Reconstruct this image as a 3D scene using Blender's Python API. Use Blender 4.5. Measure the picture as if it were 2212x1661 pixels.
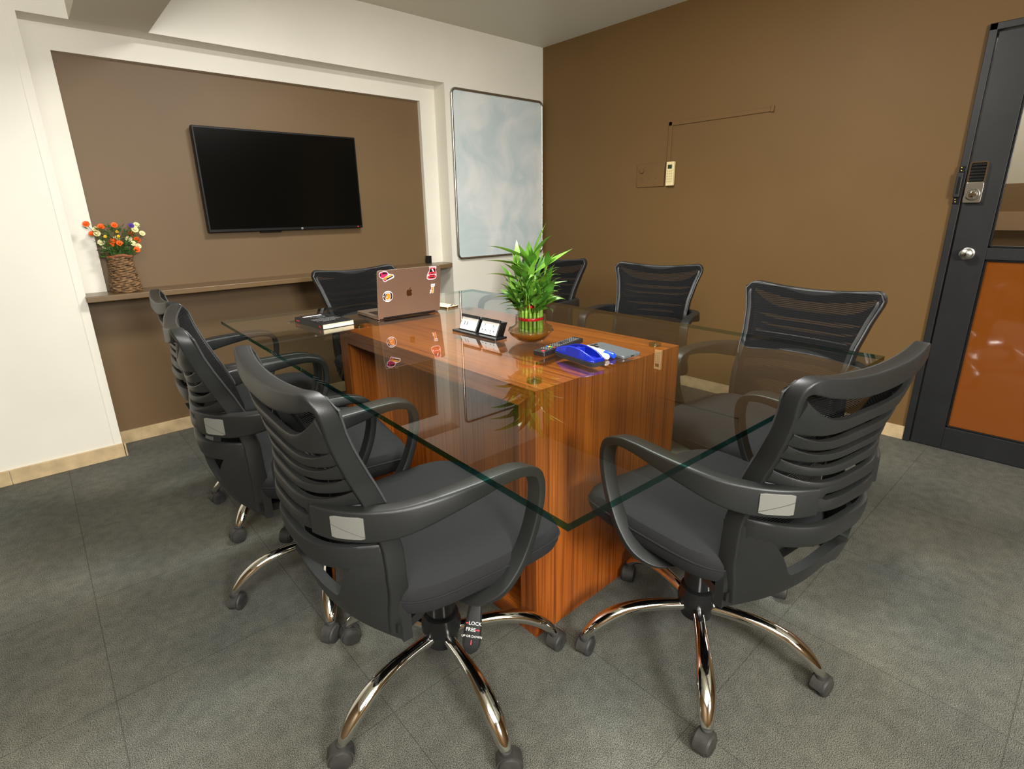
import bpy, bmesh, math, random
from mathutils import Vector, Matrix
random.seed(7)
R = math.radians
scene = bpy.context.scene
C = scene.collection
for o in list(bpy.data.objects): bpy.data.objects.remove(o)

# ---------------------------------------------------------------- camera
CAM = Vector((-3.1884, -3.176, 1.1591))
yaw, pitch, roll = R(41.3168), R(-16.8574), R(-1.0671)
fw = Vector((math.sin(yaw)*math.cos(pitch), math.cos(yaw)*math.cos(pitch), math.sin(pitch)))
rt = fw.cross(Vector((0, 0, 1))).normalized(); up = rt.cross(fw)
r2 = rt*math.cos(roll)+up*math.sin(roll); u2 = -rt*math.sin(roll)+up*math.cos(roll)
cd = bpy.data.cameras.new('camera'); cam = bpy.data.objects.new('camera', cd); C.objects.link(cam)
cam.matrix_world = Matrix(((r2.x, u2.x, -fw.x, CAM.x), (r2.y, u2.y, -fw.y, CAM.y), (r2.z, u2.z, -fw.z, CAM.z), (0, 0, 0, 1)))
cd.sensor_fit = 'HORIZONTAL'; cd.sensor_width = 36; cd.lens = 1149.43/2212*36
cd.shift_x = 6.54/2212; cd.shift_y = -24.79/2212; cd.clip_start = .02
scene.camera = cam
# ---------------------------------------------------------------- world, light, exposure
w = bpy.data.worlds.new('world'); scene.world = w; w.use_nodes = True
w.node_tree.nodes['Background'].inputs[0].default_value = (1, .95, .86, 1)
w.node_tree.nodes['Background'].inputs[1].default_value = .7
def area(name, loc, target, size, power, col=(1, .985, .95)):
    l = bpy.data.lights.new(name, 'AREA'); l.shape = 'RECTANGLE'; l.size, l.size_y = size; l.energy = power; l.color = col
    o = bpy.data.objects.new(name, l); C.objects.link(o); o.location = loc
    o.rotation_euler = (Vector(target)-Vector(loc)).to_track_quat('-Z', 'Y').to_euler(); return o
area('ceiling_panel_light', (-4.0, -3.9, 2.28), (-4.0, -3.9, 0), (1.2, 1.4), 46)
area('ceiling_panel_light', (-1.95, -1.75, 2.29), (-1.95, -1.75, 0), (.5, .5), 29)
area('flash_light', (-3.1, -5.0, 1.65), (-1.2, -.4, 1.95), (.6, .6), 54)
area('corridor_light', (1.2, -2.8, 2.2), (1.2, -2.8, 0), (.8, 1.6), 20)
scene.view_settings.view_transform = 'Standard'; scene.view_settings.look = 'None'
scene.view_settings.exposure = 1.08; scene.view_settings.gamma = 1

# ---------------------------------------------------------------- material helpers
def lin(c):
    return tuple((x/12.92 if x <= .04045 else ((x+.055)/1.055)**2.4) for x in (v/255 for v in c))+(1,)
MATS = {}
def mat(name, col, rough=.5, metal=0, spec=.5, noise=0, nscale=8, bump=0, bscale=200, coat=0, emit=0):
    if name in MATS: return MATS[name]
    m = bpy.data.materials.new(name); MATS[name] = m; m.use_nodes = True
    nt = m.node_tree; b = nt.nodes['Principled BSDF']; L = nt.links
    b.inputs['Base Color'].default_value = lin(col); b.inputs['Roughness'].default_value = rough
    b.inputs['Metallic'].default_value = metal; b.inputs['Specular IOR Level'].default_value = spec
    b.inputs['Coat Weight'].default_value = coat; b.inputs['Coat Roughness'].default_value = .03
    if emit:
        b.inputs['Emission Color'].default_value = lin(col); b.inputs['Emission Strength'].default_value = emit
    tc = nt.nodes.new('ShaderNodeTexCoord')
    if noise:
        n = nt.nodes.new('ShaderNodeTexNoise'); n.inputs['Scale'].default_value = nscale; n.inputs['Detail'].default_value = 4
        L.new(tc.outputs['Object'], n.inputs['Vector'])
        r = nt.nodes.new('ShaderNodeValToRGB'); L.new(n.outputs['Fac'], r.inputs[0])
        r.color_ramp.elements[0].position = .3; r.color_ramp.elements[1].position = .7
        r.color_ramp.elements[0].color = lin([max(0, c*(1-noise)) for c in col]); r.color_ramp.elements[1].color = lin([min(255, c*(1+noise)) for c in col])
        L.new(r.outputs[0], b.inputs['Base Color'])
    if bump:
        n = nt.nodes.new('ShaderNodeTexNoise'); n.inputs['Scale'].default_value = bscale; n.inputs['Detail'].default_value = 3
        L.new(tc.outputs['Object'], n.inputs['Vector'])
        bp = nt.nodes.new('ShaderNodeBump'); bp.inputs['Strength'].default_value = bump; bp.inputs['Distance'].default_value = .002
        L.new(n.outputs['Fac'], bp.inputs['Height']); L.new(bp.outputs[0], b.inputs['Normal'])
    return m
def wood(name, grain, k=1.):
    """teak laminate; grain = axis along which the fibres run"""
    if name in MATS: return MATS[name]
    m = bpy.data.materials.new(name); MATS[name] = m; m.use_nodes = True
    nt = m.node_tree; b = nt.nodes['Principled BSDF']; L = nt.links
    b.inputs['Roughness'].default_value = .28; b.inputs['Coat Weight'].default_value = .15; b.inputs['Coat Roughness'].default_value = .1
    tc = nt.nodes.new('ShaderNodeTexCoord')
    def noise(s_across, s_along, detail=4, dist=0):
        mp = nt.nodes.new('ShaderNodeMapping'); sc = [s_across]*3; sc['xyz'.index(grain)] = s_along; mp.inputs['Scale'].default_value = sc
        L.new(tc.outputs['Object'], mp.inputs['Vector'])
        n = nt.nodes.new('ShaderNodeTexNoise'); n.inputs['Scale'].default_value = 1; n.inputs['Detail'].default_value = detail; n.inputs['Distortion'].default_value = dist
        L.new(mp.outputs[0], n.inputs['Vector']); return n
    a = noise(9, .5, 3, .3); f = noise(260, 2.6, 3); s = noise(105, 1.4, 2, .35)
    r = nt.nodes.new('ShaderNodeValToRGB'); L.new(a.outputs['Fac'], r.inputs[0])
    r.color_ramp.elements[0].position = .3; r.color_ramp.elements[0].color = lin((148*k, 74*k, 20*k))
    r.color_ramp.elements[1].position = .72; r.color_ramp.elements[1].color = lin((184*k, 102*k, 35*k))
    r1 = nt.nodes.new('ShaderNodeValToRGB'); L.new(f.outputs['Fac'], r1.inputs[0])
    r1.color_ramp.elements[0].position = .34; r1.color_ramp.elements[0].color = (.5, .42, .36, 1)
    r1.color_ramp.elements[1].position = .56; r1.color_ramp.elements[1].color = (1, 1, 1, 1)
    r3 = nt.nodes.new('ShaderNodeValToRGB'); L.new(s.outputs['Fac'], r3.inputs[0])
    r3.color_ramp.elements[0].position = .33; r3.color_ramp.elements[0].color = (.45, .34, .27, 1)
    r3.color_ramp.elements[1].position = .43; r3.color_ramp.elements[1].color = (1, 1, 1, 1)
    m1 = nt.nodes.new('ShaderNodeMix'); m1.data_type = 'RGBA'; m1.blend_type = 'MULTIPLY'; m1.inputs[0].default_value = .8
    L.new(r.outputs[0], m1.inputs[6]); L.new(r1.outputs[0], m1.inputs[7])
    m2 = nt.nodes.new('ShaderNodeMix'); m2.data_type = 'RGBA'; m2.blend_type = 'MULTIPLY'; m2.inputs[0].default_value = .8
    L.new(m1.outputs[2], m2.inputs[6]); L.new(r3.outputs[0], m2.inputs[7])
    L.new(m2.outputs[2], b.inputs['Base Color']); return m
def glass(name, tint, k=1., rough=0., r0=.04):
    """clear pane: tinted straight-through light plus Schlick reflection, same for all rays"""
    if name in MATS: return MATS[name]
    m = bpy.data.materials.new(name); MATS[name] = m; m.use_nodes = True
    nt = m.node_tree; L = nt.links
    for n in list(nt.nodes): nt.nodes.remove(n)
    out = nt.nodes.new('ShaderNodeOutputMaterial'); mx = nt.nodes.new('ShaderNodeMixShader')
    t = nt.nodes.new('ShaderNodeBsdfTransparent'); t.inputs[0].default_value = tint+(1,)
    g = nt.nodes.new('ShaderNodeBsdfGlossy'); g.inputs['Roughness'].default_value = rough
    geo = nt.nodes.new('ShaderNodeNewGeometry'); d = nt.nodes.new('ShaderNodeVectorMath'); d.operation = 'DOT_PRODUCT'
    L.new(geo.outputs['Normal'], d.inputs[0]); L.new(geo.outputs['Incoming'], d.inputs[1])
    def mt(op, a, b_):
        n = nt.nodes.new('ShaderNodeMath'); n.operation = op
        for i, v in enumerate((a, b_)):
            if v is None: continue
            if isinstance(v, (int, float)): n.inputs[i].default_value = v
            else: L.new(v, n.inputs[i])
        return n.outputs[0]
    c = mt('ABSOLUTE', d.outputs['Value'], None); q = mt('SUBTRACT', 1., c); q = mt('POWER', q, 5.)
    q = mt('MULTIPLY', q, (1-r0)*k); q = mt('ADD', q, r0*k)
    L.new(q, mx.inputs[0]); L.new(t.outputs[0], mx.inputs[1]); L.new(g.outputs[0], mx.inputs[2]); L.new(mx.outputs[0], out.inputs[0])
    return m
def carpet():
    m = bpy.data.materials.new('carpet_tile'); m.use_nodes = True; nt = m.node_tree; L = nt.links; b = nt.nodes['Principled BSDF']
    b.inputs['Roughness'].default_value = .95; b.inputs['Specular IOR Level'].default_value = .1
    tc = nt.nodes.new('ShaderNodeTexCoord')
    def N(s, d=2):
        n = nt.nodes.new('ShaderNodeTexNoise'); n.inputs['Scale'].default_value = s; n.inputs['Detail'].default_value = d
        L.new(tc.outputs['Object'], n.inputs['Vector']); return n.outputs['Fac']
    def ramp(fac, p0, c0, p1, c1):
        r = nt.nodes.new('ShaderNodeValToRGB'); L.new(fac, r.inputs[0]); e = r.color_ramp.elements
        e[0].position = p0; e[0].color = c0; e[1].position = p1; e[1].color = c1; return r.outputs[0]
    def mul(a, b_, f=1.):
        x = nt.nodes.new('ShaderNodeMix'); x.data_type = 'RGBA'; x.blend_type = 'MULTIPLY'; x.inputs[0].default_value = f
        L.new(a, x.inputs[6]); L.new(b_, x.inputs[7]); return x.outputs[2]
    fine = N(520, 3)
    base = ramp(fine, .38, lin((44, 46, 45)), .64, lin((138, 138, 128)))
    mott = ramp(N(2.2, 5), .3, (.74, .76, .78, 1), .7, (1.1, 1.05, .98, 1))
    mot2 = ramp(N(28, 3), .3, (.82, .82, .82, 1), .7, (1.08, 1.08, 1.08, 1))
    # tile seams every half metre
    br = nt.nodes.new('ShaderNodeTexBrick'); br.offset = 0; br.squash = 1
    mp = nt.nodes.new('ShaderNodeMapping'); mp.inputs['Location'].default_value = (3.25, 2.73, 0)
    L.new(tc.outputs['Object'], mp.inputs['Vector']); L.new(mp.outputs[0], br.inputs['Vector'])
    br.inputs['Scale'].default_value = 1; br.inputs['Brick Width'].default_value = .5; br.inputs['Row Height'].default_value = .5
    br.inputs['Mortar Size'].default_value = .0016; br.inputs['Mortar Smooth'].default_value = .3
    br.inputs['Color1'].default_value = (1, 1, 1, 1); br.inputs['Color2'].default_value = (.965, .965, .97, 1); br.inputs['Mortar'].default_value = (.66, .66, .66, 1)
    L.new(mul(mul(mul(base, mott), mot2), br.outputs['Color']), b.inputs['Base Color'])
    bp = nt.nodes.new('ShaderNodeBump'); bp.inputs['Strength'].default_value = .35; bp.inputs['Distance'].default_value = .0015
    L.new(fine, bp.inputs['Height']); L.new(bp.outputs[0], b.inputs['Normal']); return m
def mesh_fabric():
    m = bpy.data.materials.new('chair_mesh_fabric'); m.use_nodes = True; nt = m.node_tree; L = nt.links; b = nt.nodes['Principled BSDF']
    b.inputs['Base Color'].default_value = lin((16, 16, 17)); b.inputs['Roughness'].default_value = .8; b.inputs['Specular IOR Level'].default_value = .15
    out = nt.nodes['Material Output']; mx = nt.nodes.new('ShaderNodeMixShader'); t = nt.nodes.new('ShaderNodeBsdfTransparent')
    tc = nt.nodes.new('ShaderNodeTexCoord'); wv = nt.nodes.new('ShaderNodeTexWave'); wv.bands_direction = 'Z'; wv.inputs['Scale'].default_value = 52
    wv.inputs['Distortion'].default_value = .6; wv.inputs['Detail'].default_value = 1
    L.new(tc.outputs['Object'], wv.inputs['Vector'])
    r = nt.nodes.new('ShaderNodeValToRGB'); r.color_ramp.elements[0].position = .62; r.color_ramp.elements[1].position = .78
    r.color_ramp.elements[0].color = (.02, .02, .02, 1); r.color_ramp.elements[1].color = (.42, .42, .42, 1)
    L.new(wv.outputs['Fac'], r.inputs[0]); L.new(r.outputs[0], mx.inputs[0]); L.new(b.outputs[0], mx.inputs[1]); L.new(t.outputs[0], mx.inputs[2])
    L.new(mx.outputs[0], out.inputs[0]); return m

M_CREAM = mat('cream_wall_paint', (231, 227, 213), .45, noise=.02, nscale=2, bump=.05, bscale=40)
M_CEIL = mat('ceiling_paint', (222, 220, 203), .5)
M_BROWN = mat('brown_wall_paint', (110, 84, 49), .55, spec=.25, noise=.03, nscale=1.5, bump=.12, bscale=25)
M_BROWN2 = mat('taupe_niche_paint', (112, 90, 62), .5, spec=.35, noise=.03, nscale=1.8, bump=.12, bscale=22)
M_SHELF = mat('ledge_paint', (112, 90, 62), .3)
M_SKIRT = mat('wood_look_skirting', (196, 172, 132), .45, noise=.1, nscale=14)
M_PLASTIC = mat('chair_black_plastic', (29, 30, 29), .45, noise=.10, nscale=6, bump=.08, bscale=500)
M_FABRIC = mat('seat_fabric', (21, 21, 23), .9, noise=.12, nscale=300, bump=.3, bscale=700)
M_MESH = mesh_fabric()
M_CHROME = mat('chrome', (215, 213, 208), .07, 1)
M_BLACK = mat('gloss_black_plastic', (22, 23, 24), .25)
M_RUBBER = mat('dusty_caster_plastic', (50, 49, 46), .6, noise=.2, nscale=40)
M_BADGE = mat('badge_grey_plastic', (112, 112, 106), .4)
M_DARKLINE = mat('shadow_groove', (70, 68, 62), .6)
M_WHITE = mat('white_plastic', (232, 232, 228), .35)
M_ALU = mat('aluminium', (190, 190, 184), .25, 1)
M_GLASS = glass('table_glass', (.94, .972, .955), 1.45)
M_EDGE = mat('glass_edge_green', (8, 52, 44), .12, coat=.5)
M_WOODY = wood('teak_laminate_lengthwise', 'y'); M_WOODZ = wood('teak_laminate_upright', 'z')
M_DOOR = mat('black_door_paint', (30, 31, 32), .42, noise=.1, nscale=10)

# ---------------------------------------------------------------- mesh helpers
class MB:
    def __init__(s): s.v = []; s.f = []; s.m = []
    def add(s, vs, fs, mi=0):
        o = len(s.v); s.v += [tuple(x) for x in vs]; s.f += [[o+i for i in f] for f in fs]; s.m += [mi]*len(fs); return s
    def box(s, a, b, mi=0, M=None):
        x0, y0, z0 = a; x1, y1, z1 = b
        vs = [Vector(p) for p in ((x0, y0, z0), (x1, y0, z0), (x1, y1, z0), (x0, y1, z0), (x0, y0, z1), (x1, y0, z1), (x1, y1, z1), (x0, y1, z1))]
        if M: vs = [M @ p for p in vs]
        return s.add(vs, [(0, 3, 2, 1), (4, 5, 6, 7), (0, 1, 5, 4), (1, 2, 6, 5), (2, 3, 7, 6), (3, 0, 4, 7)], mi)
    def rings(s, rings, mi=0, cap=True, closed=False):
        n = len(rings[0]); vs = [p for r in rings for p in r]; fs = []
        k = len(rings)
        for i in range(k if closed else k-1):
            a = i*n; b = ((i+1) % k)*n
            for j in range(n): fs.append((a+j, a+(j+1) % n, b+(j+1) % n, b+j))
        if cap and not closed: fs += [tuple(reversed(range(n))), tuple(range((k-1)*n, k*n))]
        return s.add(vs, fs, mi)
    def lathe(s, prof, n=32, c=(0, 0, 0), mi=0, cap=True, M=None):
        rr = []
        for r, z in prof:
            ring = [Vector((c[0]+r*math.cos(2*math.pi*j/n), c[1]+r*math.sin(2*math.pi*j/n), c[2]+z)) for j in range(n)]
            rr.append([M @ p for p in ring] if M else ring)
        return s.rings(rr, mi, cap)
    def tube(s, pts, rad, n=12, mi=0, closed=False, flat=None):
        pts = [Vector(p) for p in pts]; rr = []; prev = None; k = len(pts)
        for i, p in enumerate(pts):
            t = (pts[(i+1) % k]-pts[i-1]) if closed else (pts[min(i+1, k-1)]-pts[max(i-1, 0)])
            t.normalize()
            if prev is None:
                a = Vector((0, 0, 1)) if abs(t.z) < .9 else Vector((1, 0, 0)); nn = t.cross(a).normalized()
            else: nn = (prev-t*prev.dot(t)).normalized()
            prev = nn; bb = t.cross(nn); r = rad[i] if isinstance(rad, (list, tuple)) else rad
            fx, fy = flat[i] if flat else (1, 1)
            rr.append([p+nn*(r*fx*math.cos(2*math.pi*j/n))+bb*(r*fy*math.sin(2*math.pi*j/n)) for j in range(n)])
        return s.rings(rr, mi, True, closed)
    def prism(s, poly, h0, h1, M=None, mi=0):
        n = len(poly); vs = [Vector((x, y, h0)) for x, y in poly]+[Vector((x, y, h1)) for x, y in poly]
        if M: vs = [M @ p for p in vs]
        return s.add(vs, [tuple(reversed(range(n))), tuple(range(n, 2*n))]+[(j, (j+1) % n, n+(j+1) % n, n+j) for j in range(n)], mi)
def obj(name, mb, mats, parent=None, bevel=0, smooth=None, loc=None, sub=0, seg=2):
    me = bpy.data.meshes.new(name); me.from_pydata(mb.v, [], mb.f)
    for m in (mats if isinstance(mats, (list, tuple)) else [mats]): me.materials.append(m)
    me.polygons.foreach_set('material_index', mb.m)
    bm = bmesh.new(); bm.from_mesh(me); bmesh.ops.recalc_face_normals(bm, faces=bm.faces); bm.to_mesh(me); bm.free()
    if smooth is None: smooth = True
    if smooth:
        me.polygons.foreach_set('use_smooth', [True]*len(me.polygons)); me.set_sharp_from_angle(angle=R(38))
    o = bpy.data.objects.new(name, me); C.objects.link(o)
    if loc: o.location = loc
    if parent: o.parent = parent
    if bevel:
        b = o.modifiers.new('bevel', 'BEVEL'); b.width = bevel; b.segments = seg; b.limit_method = 'ANGLE'; b.angle_limit = R(40); b.harden_normals = True
    if sub:
        b = o.modifiers.new('sub', 'SUBSURF'); b.levels = sub; b.render_levels = sub
    return o
def tag(o, label=None, cat=None, group=None, kind=None):
    if label: o['label'] = label
    if cat: o['category'] = cat
    if group: o['group'] = group
    if kind: o['kind'] = kind
    return o
def empty(name, loc=(0, 0, 0), rz=0, label=None, cat=None, group=None):
    o = bpy.data.objects.new(name, None); C.objects.link(o); o.location = loc; o.rotation_euler = (0, 0, rz); o.empty_display_size = .05
    return tag(o, label, cat, group)
def struct(name, mb, m, bevel=0, **k):
    return tag(obj(name, mb, m, bevel=bevel, **k), kind='structure')
def rrect(w, h, r, n=5, cx=0, cy=0):
    out = []
    for (sx, sy, a0) in ((1, 1, 0), (-1, 1, 90), (-1, -1, 180), (1, -1, 270)):
        for i in range(n+1):
            a = R(a0+90*i/n); out.append((cx+sx*(w/2-r)+r*math.cos(a), cy+sy*(h/2-r)+r*math.sin(a)))
    return out
def catmull(P, n):
    P = [tuple(p) for p in P]; Q = [P[0]]+P+[P[-1]]; out = []
    for i in range(1, len(Q)-2):
        for k in range(n):
            t = k/n; a, b, c, d = Q[i-1], Q[i], Q[i+1], Q[i+2]
            out.append(tuple(.5*((2*b[j])+(-a[j]+c[j])*t+(2*a[j]-5*b[j]+4*c[j]-d[j])*t*t+(-a[j]+3*b[j]-3*c[j]+d[j])*t**3) for j in range(len(b))))
    out.append(P[-1]); return out
def interp(tab, x):
    if x <= tab[0][0]: return tab[0][1]
    for (a, b), (c, d) in zip(tab, tab[1:]):
        if x <= c: return b+(d-b)*(x-a)/(c-a)
    return tab[-1][1]
def text_mb(body, size, M, depth=.0003, align='CENTER'):
    cu = bpy.data.curves.new('lettering', 'FONT'); cu.body = body; cu.size = size; cu.align_x = align; cu.align_y = 'CENTER'; cu.extrude = depth
    cu.resolution_u = 2
    o = bpy.data.objects.new('lettering', cu); C.objects.link(o)
    dg = bpy.context.evaluated_depsgraph_get(); me = bpy.data.meshes.new_from_object(o.evaluated_get(dg))
    mb = MB(); mb.add([M @ v.co for v in me.vertices], [tuple(p.vertices) for p in me.polygons])
    bpy.data.objects.remove(o); bpy.data.curves.remove(cu); bpy.data.meshes.remove(me); return mb

# ================================================================ ROOM
H = 2.3214; XS = -.9156; XC = -3.0211; ZB = 1.975; D1 = .1216; ZS = .8168
NX0, NX1, NZ1 = -2.9273, -1.0327, 1.8724
struct('floor', MB().box((-5, -5.2, -.05), (2.2, .35, 0)), carpet(), smooth=False)
struct('ceiling', MB().box((-5, -5.2, H), (2.2, .35, H+.05)), M_CEIL, smooth=False)
struct('wall_back', MB().box((XS, 0, 0), (.12, .35, H)), M_CREAM, smooth=False)                       # whiteboard stretch
struct('wall_back', MB().box((-5, 0, 0), (XC, .35, H)), M_CREAM, smooth=False)                        # column at the left
struct('wall_back', MB().box((XC, .0, ZB), (XS, .35, H)), M_CREAM, smooth=False)                      # over the niche
# cream frame round the niche
fr = MB()
fr.box((XC, D1, ZS), (NX0, .35, ZB)); fr.box((NX1, D1, ZS), (XS, .35, ZB)); fr.box((NX0, D1, NZ1), (NX1, .35, ZB))
struct('trim_1', fr, M_CREAM, smooth=False)
struct('wall_back', MB().box((NX0, .152, ZS), (NX1, .35, NZ1)), M_BROWN2, smooth=False)
struct('wall_back', MB().box((XC, .195, 0), (XS, .35, ZS-.03)), M_BROWN2, smooth=False)
struct('trim_2', MB().prism([(XC-.004, -.055), (-.968, -.055), (-.960, -.047), (-.958, 0), (XS-.001, 0), (XS-.001, .33), (XC-.004, .33)], ZS-.028, ZS), M_SHELF, bevel=.004)   # ledge
struct('trim_3', MB().box((-3.055, -.003, .08), (-3.049, 0, ZB+.3)), M_CREAM, smooth=False)
struct('trim_4', MB().box((-2.85, -5.2, ZB), (-2.562, .0, H)), M_CEIL, smooth=False)                  # dropped duct over the table
struct('wall_right', MB().box((0, -2.62, 0), (.12, 0, H)).box((0, -3.52, 1.868), (.12, -2.62, H)).box((0, -5.2, 0), (.12, -3.52, H)), M_BROWN, smooth=False)
struct('wall_left', MB().box((-5.05, -5.2, 0), (-5, .35, H)), M_BROWN2, smooth=False)
struct('wall_front', MB().box((-5, -5.25, 0), (2.2, -5.2, H)), M_BROWN, smooth=False)
sk = MB().box((XC, .18, 0), (XS, .195, .068)); struct('baseboard_back', sk, M_SKIRT, bevel=.002)
sk = MB().box((-3.45, -.012, 0), (XC+.006, 0, .07)).box((-5, -.012, 0), (-3.452, 0, .07)).box((XC, -.012, 0), (XC+.012, .18, .07)); struct('baseboard_left', sk, M_SKIRT, bevel=.0015)
struct('baseboard_back', MB().box((XS, -.012, 0), (0, 0, .07)), M_SKIRT, bevel=.002)
struct('baseboard_right', MB().box((-.012, -2.6215, 0), (0, -.012, .07)), M_SKIRT, bevel=.002)
# corridor beyond the door
struct('wall_corridor', MB().box((1.9, -5.2, 0), (1.95, .35, H)), mat('corridor_paint', (150, 142, 126), .5), smooth=False)
struct('trim_5', MB().box((1.82, -5.2, 0), (1.9, .35, 1.28)), mat('corridor_partition', (92, 70, 44), .4), smooth=False)
struct('trim_6', MB().box((1.78, -5.2, .98), (1.82, .35, 1.10)), mat('corridor_rail', (130, 104, 78), .4), smooth=False)

# ---------------------------------------------------------------- door
def door():
    y0, y1, top = -2.6217, -3.52, 1.866
    d = empty('door_1', (0, y0, 0)); d['kind'] = 'structure'
    f = MB().box((-.02, -.028, 0), (.1, 0, top)).box((-.02, y1-y0, 0), (.1, y1-y0+.028, top)).box((-.02, y1-y0, top-.028), (.1, 0, top))
    obj('door_frame', f, M_DOOR, d, bevel=.003)
    L0, L1 = -.033, y1-y0+.033
    ly0, ly1 = -.155, y1-y0+.155
    lf = MB(); x0, x1 = -.012, .03
    lf.box((x0, ly0, .004), (x1, L0, top-.034)); lf.box((x0, L1, .004), (x1, ly1, top-.034))
    for z0, z1 in ((.004, .115), (.918, .969), (1.72, top-.034)): lf.box((x0, ly1, z0), (x1, ly0, z1))
    obj('door_leaf', lf, M_DOOR, d, bevel=.002)
    bd = MB()
    for z0, z1 in ((.115, .918), (.969, 1.72)):
        for a, b in (((x0+.006, ly0-.009, z0), (x0+.016, ly0, z1)), ((x0+.006, ly1, z0), (x0+.016, ly1+.009, z1)), ((x0+.006, ly1, z0), (x0+.016, ly0, z0+.009)), ((x0+.006, ly1, z1-.009), (x0+.016, ly0, z1))): bd.box(a, b)
    obj('glazing_bead', bd, M_BLACK, d, bevel=.002)
    obj('window_pane', MB().box((.005, ly1, .969), (.011, ly0, 1.72)), glass('door_glass', (.93, .93, .9), 1.6), d, smooth=False)
    obj('window_pane', MB().box((.005, ly1, .115), (.011, ly0, .918)), mat('orange_film_glass', (126, 68, 22), .06, coat=.6), d, smooth=False)['label'] = 'pane with orange film'
    # rim lock
    K = Matrix.Translation((0, 0, 0))
    def yz(poly, xa, xb, mi=0, mb=None): # polygon in (y,z) extruded along x
        T = Matrix(((0, 0, 1, 0), (1, 0, 0, 0), (0, 1, 0, 0), (0, 0, 0, 1))); return (mb or MB()).prism(poly, xa, xb, T, mi)
    lk = yz(rrect(.062, .086, .006, cx=-.067, cy=1.203), -.034, x0)
    lo = obj('door_lock', lk, M_ALU, d, bevel=.002)
    o = rrect(.062, .088, .008, cx=-.067, cy=1.287); i = rrect(.052, .078, .005, cx=-.067, cy=1.287)
    n = len(o); mb = MB(); vs = [(-.031, *p) for p in o]+[(-.031, *p) for p in i]+[(x0, *p) for p in o]+[(x0, *p) for p in i]
    fs = []
    for j in range(n):
        k = (j+1) % n; fs += [(j, k, n+k, n+j), (2*n+j, 2*n+k, k, j), (n+j, n+k, 3*n+k, 3*n+j)]
    mb.add(vs, fs); obj('lock_bezel', mb, M_CHROME, lo)
    mb = MB()
    for q in range(6): mb.box((-.026, -.093, 1.251+q*.0125), (x0, -.041, 1.261+q*.0125))
    obj('sliding_cover', mb, M_BLACK, lo, bevel=.002)
    X = Matrix.Translation((-.034, -.067, 1.195)) @ Matrix.Rotation(R(-90), 4, 'Y')
    mb = MB().lathe([(.0255, 0), (.0255, .003), (.022, .005), (.020, .002), (.0, .002)], 32, M=X, mi=0)
    obj('lock_ring', mb, M_ALU, lo)
    mb = MB().lathe([(.016, .0), (.016, .006), (.012, .010), (0, .011)], 24, M=X)
    mb.box((-.046, -.082, 1.190), (-.034, -.052, 1.200)); obj('thumb_turn', mb, M_CHROME, lo, bevel=.001)
    # strike box on the frame
    st = MB().box((-.040, -.021, 1.185), (-.02, .002, 1.288)); so = obj('strike_box', st, M_DOOR, d, bevel=.003)
    obj('strike_plate', MB().box((-.026, -.024, 1.288), (-.02, .0, 1.316)).box((-.026, -.024, 1.157), (-.02, .0, 1.185)).box((-.042, -.017, 1.2), (-.04, -.006, 1.272)), M_BLACK, so, bevel=.001)
    sc = MB()
    for yy, zz in ((-.008, 1.309), (-.009, 1.297), (-.008, 1.176), (-.01, 1.165)): sc.lathe([(.0025, 0), (.0025, .002), (0, .0026)], 10, M=Matrix.Translation((-.026, yy, zz)) @ Matrix.Rotation(R(-90), 4, 'Y'))
    obj('screw', sc, mat('brass', (170, 150, 80), .3, 1), so)
    # knob
    X = Matrix.Translation((x0, -.092, .942)) @ Matrix.Rotation(R(-90), 4, 'Y')
    kb = MB().lathe([(.026, 0), (.026, .005), (.015, .008), (.013, .02), (.02, .024), (.024, .03), (.024, .044), (.019, .048), (0, .049)], 32, M=X)
    ko = obj('door_knob', kb, M_ALU, d)
    obj('keyhole', MB().box((x0-.0505, -.094, .934), (x0-.048, -.090, .946)), M_BLACK, ko)
door()

# ================================================================ WALL THINGS
# television
t = empty('television', (-1.985, .152, 1.345), 0, 'wide flat black television hung on the brown niche wall', 'television')
W2, H2 = .447, .266
obj('cabinet', MB().box((-W2, -.058, -H2), (W2, -.02, H2)).box((-.3, -.03, -.2), (.3, -.001, .15)).box((-.18, -.05, -H2-.008), (-.06, -.03, -H2)), mat('television_black', (10, 10, 10), .45, spec=.3), t, bevel=.004)
obj('screen', MB().box((-W2+.009, -.0592, -H2+.016), (W2-.009, -.0575, H2-.009)), mat('television_screen', (5, 6, 5), .16, spec=.35), t, smooth=False)
lg = Matrix.Translation((.0+.055, -.0587, -H2+.008)) @ Matrix.Rotation(R(90), 4, 'X')
obj('logo', MB().lathe([(.0065, 0), (.0065, .001), (0, .001)], 20, M=lg), mat('logo_grey', (150, 152, 150), .4), t)
obj('logo_lettering', text_mb('hp', .011, lg @ Matrix.Translation((0, 0, .0014)), .0002), M_BLACK, t)
obj('standby_light', MB().box((.41, -.0600, -H2+.006), (.417, -.058, -H2+.0095)), mat('red_light', (220, 30, 20), .4, emit=1.2), t)
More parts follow.
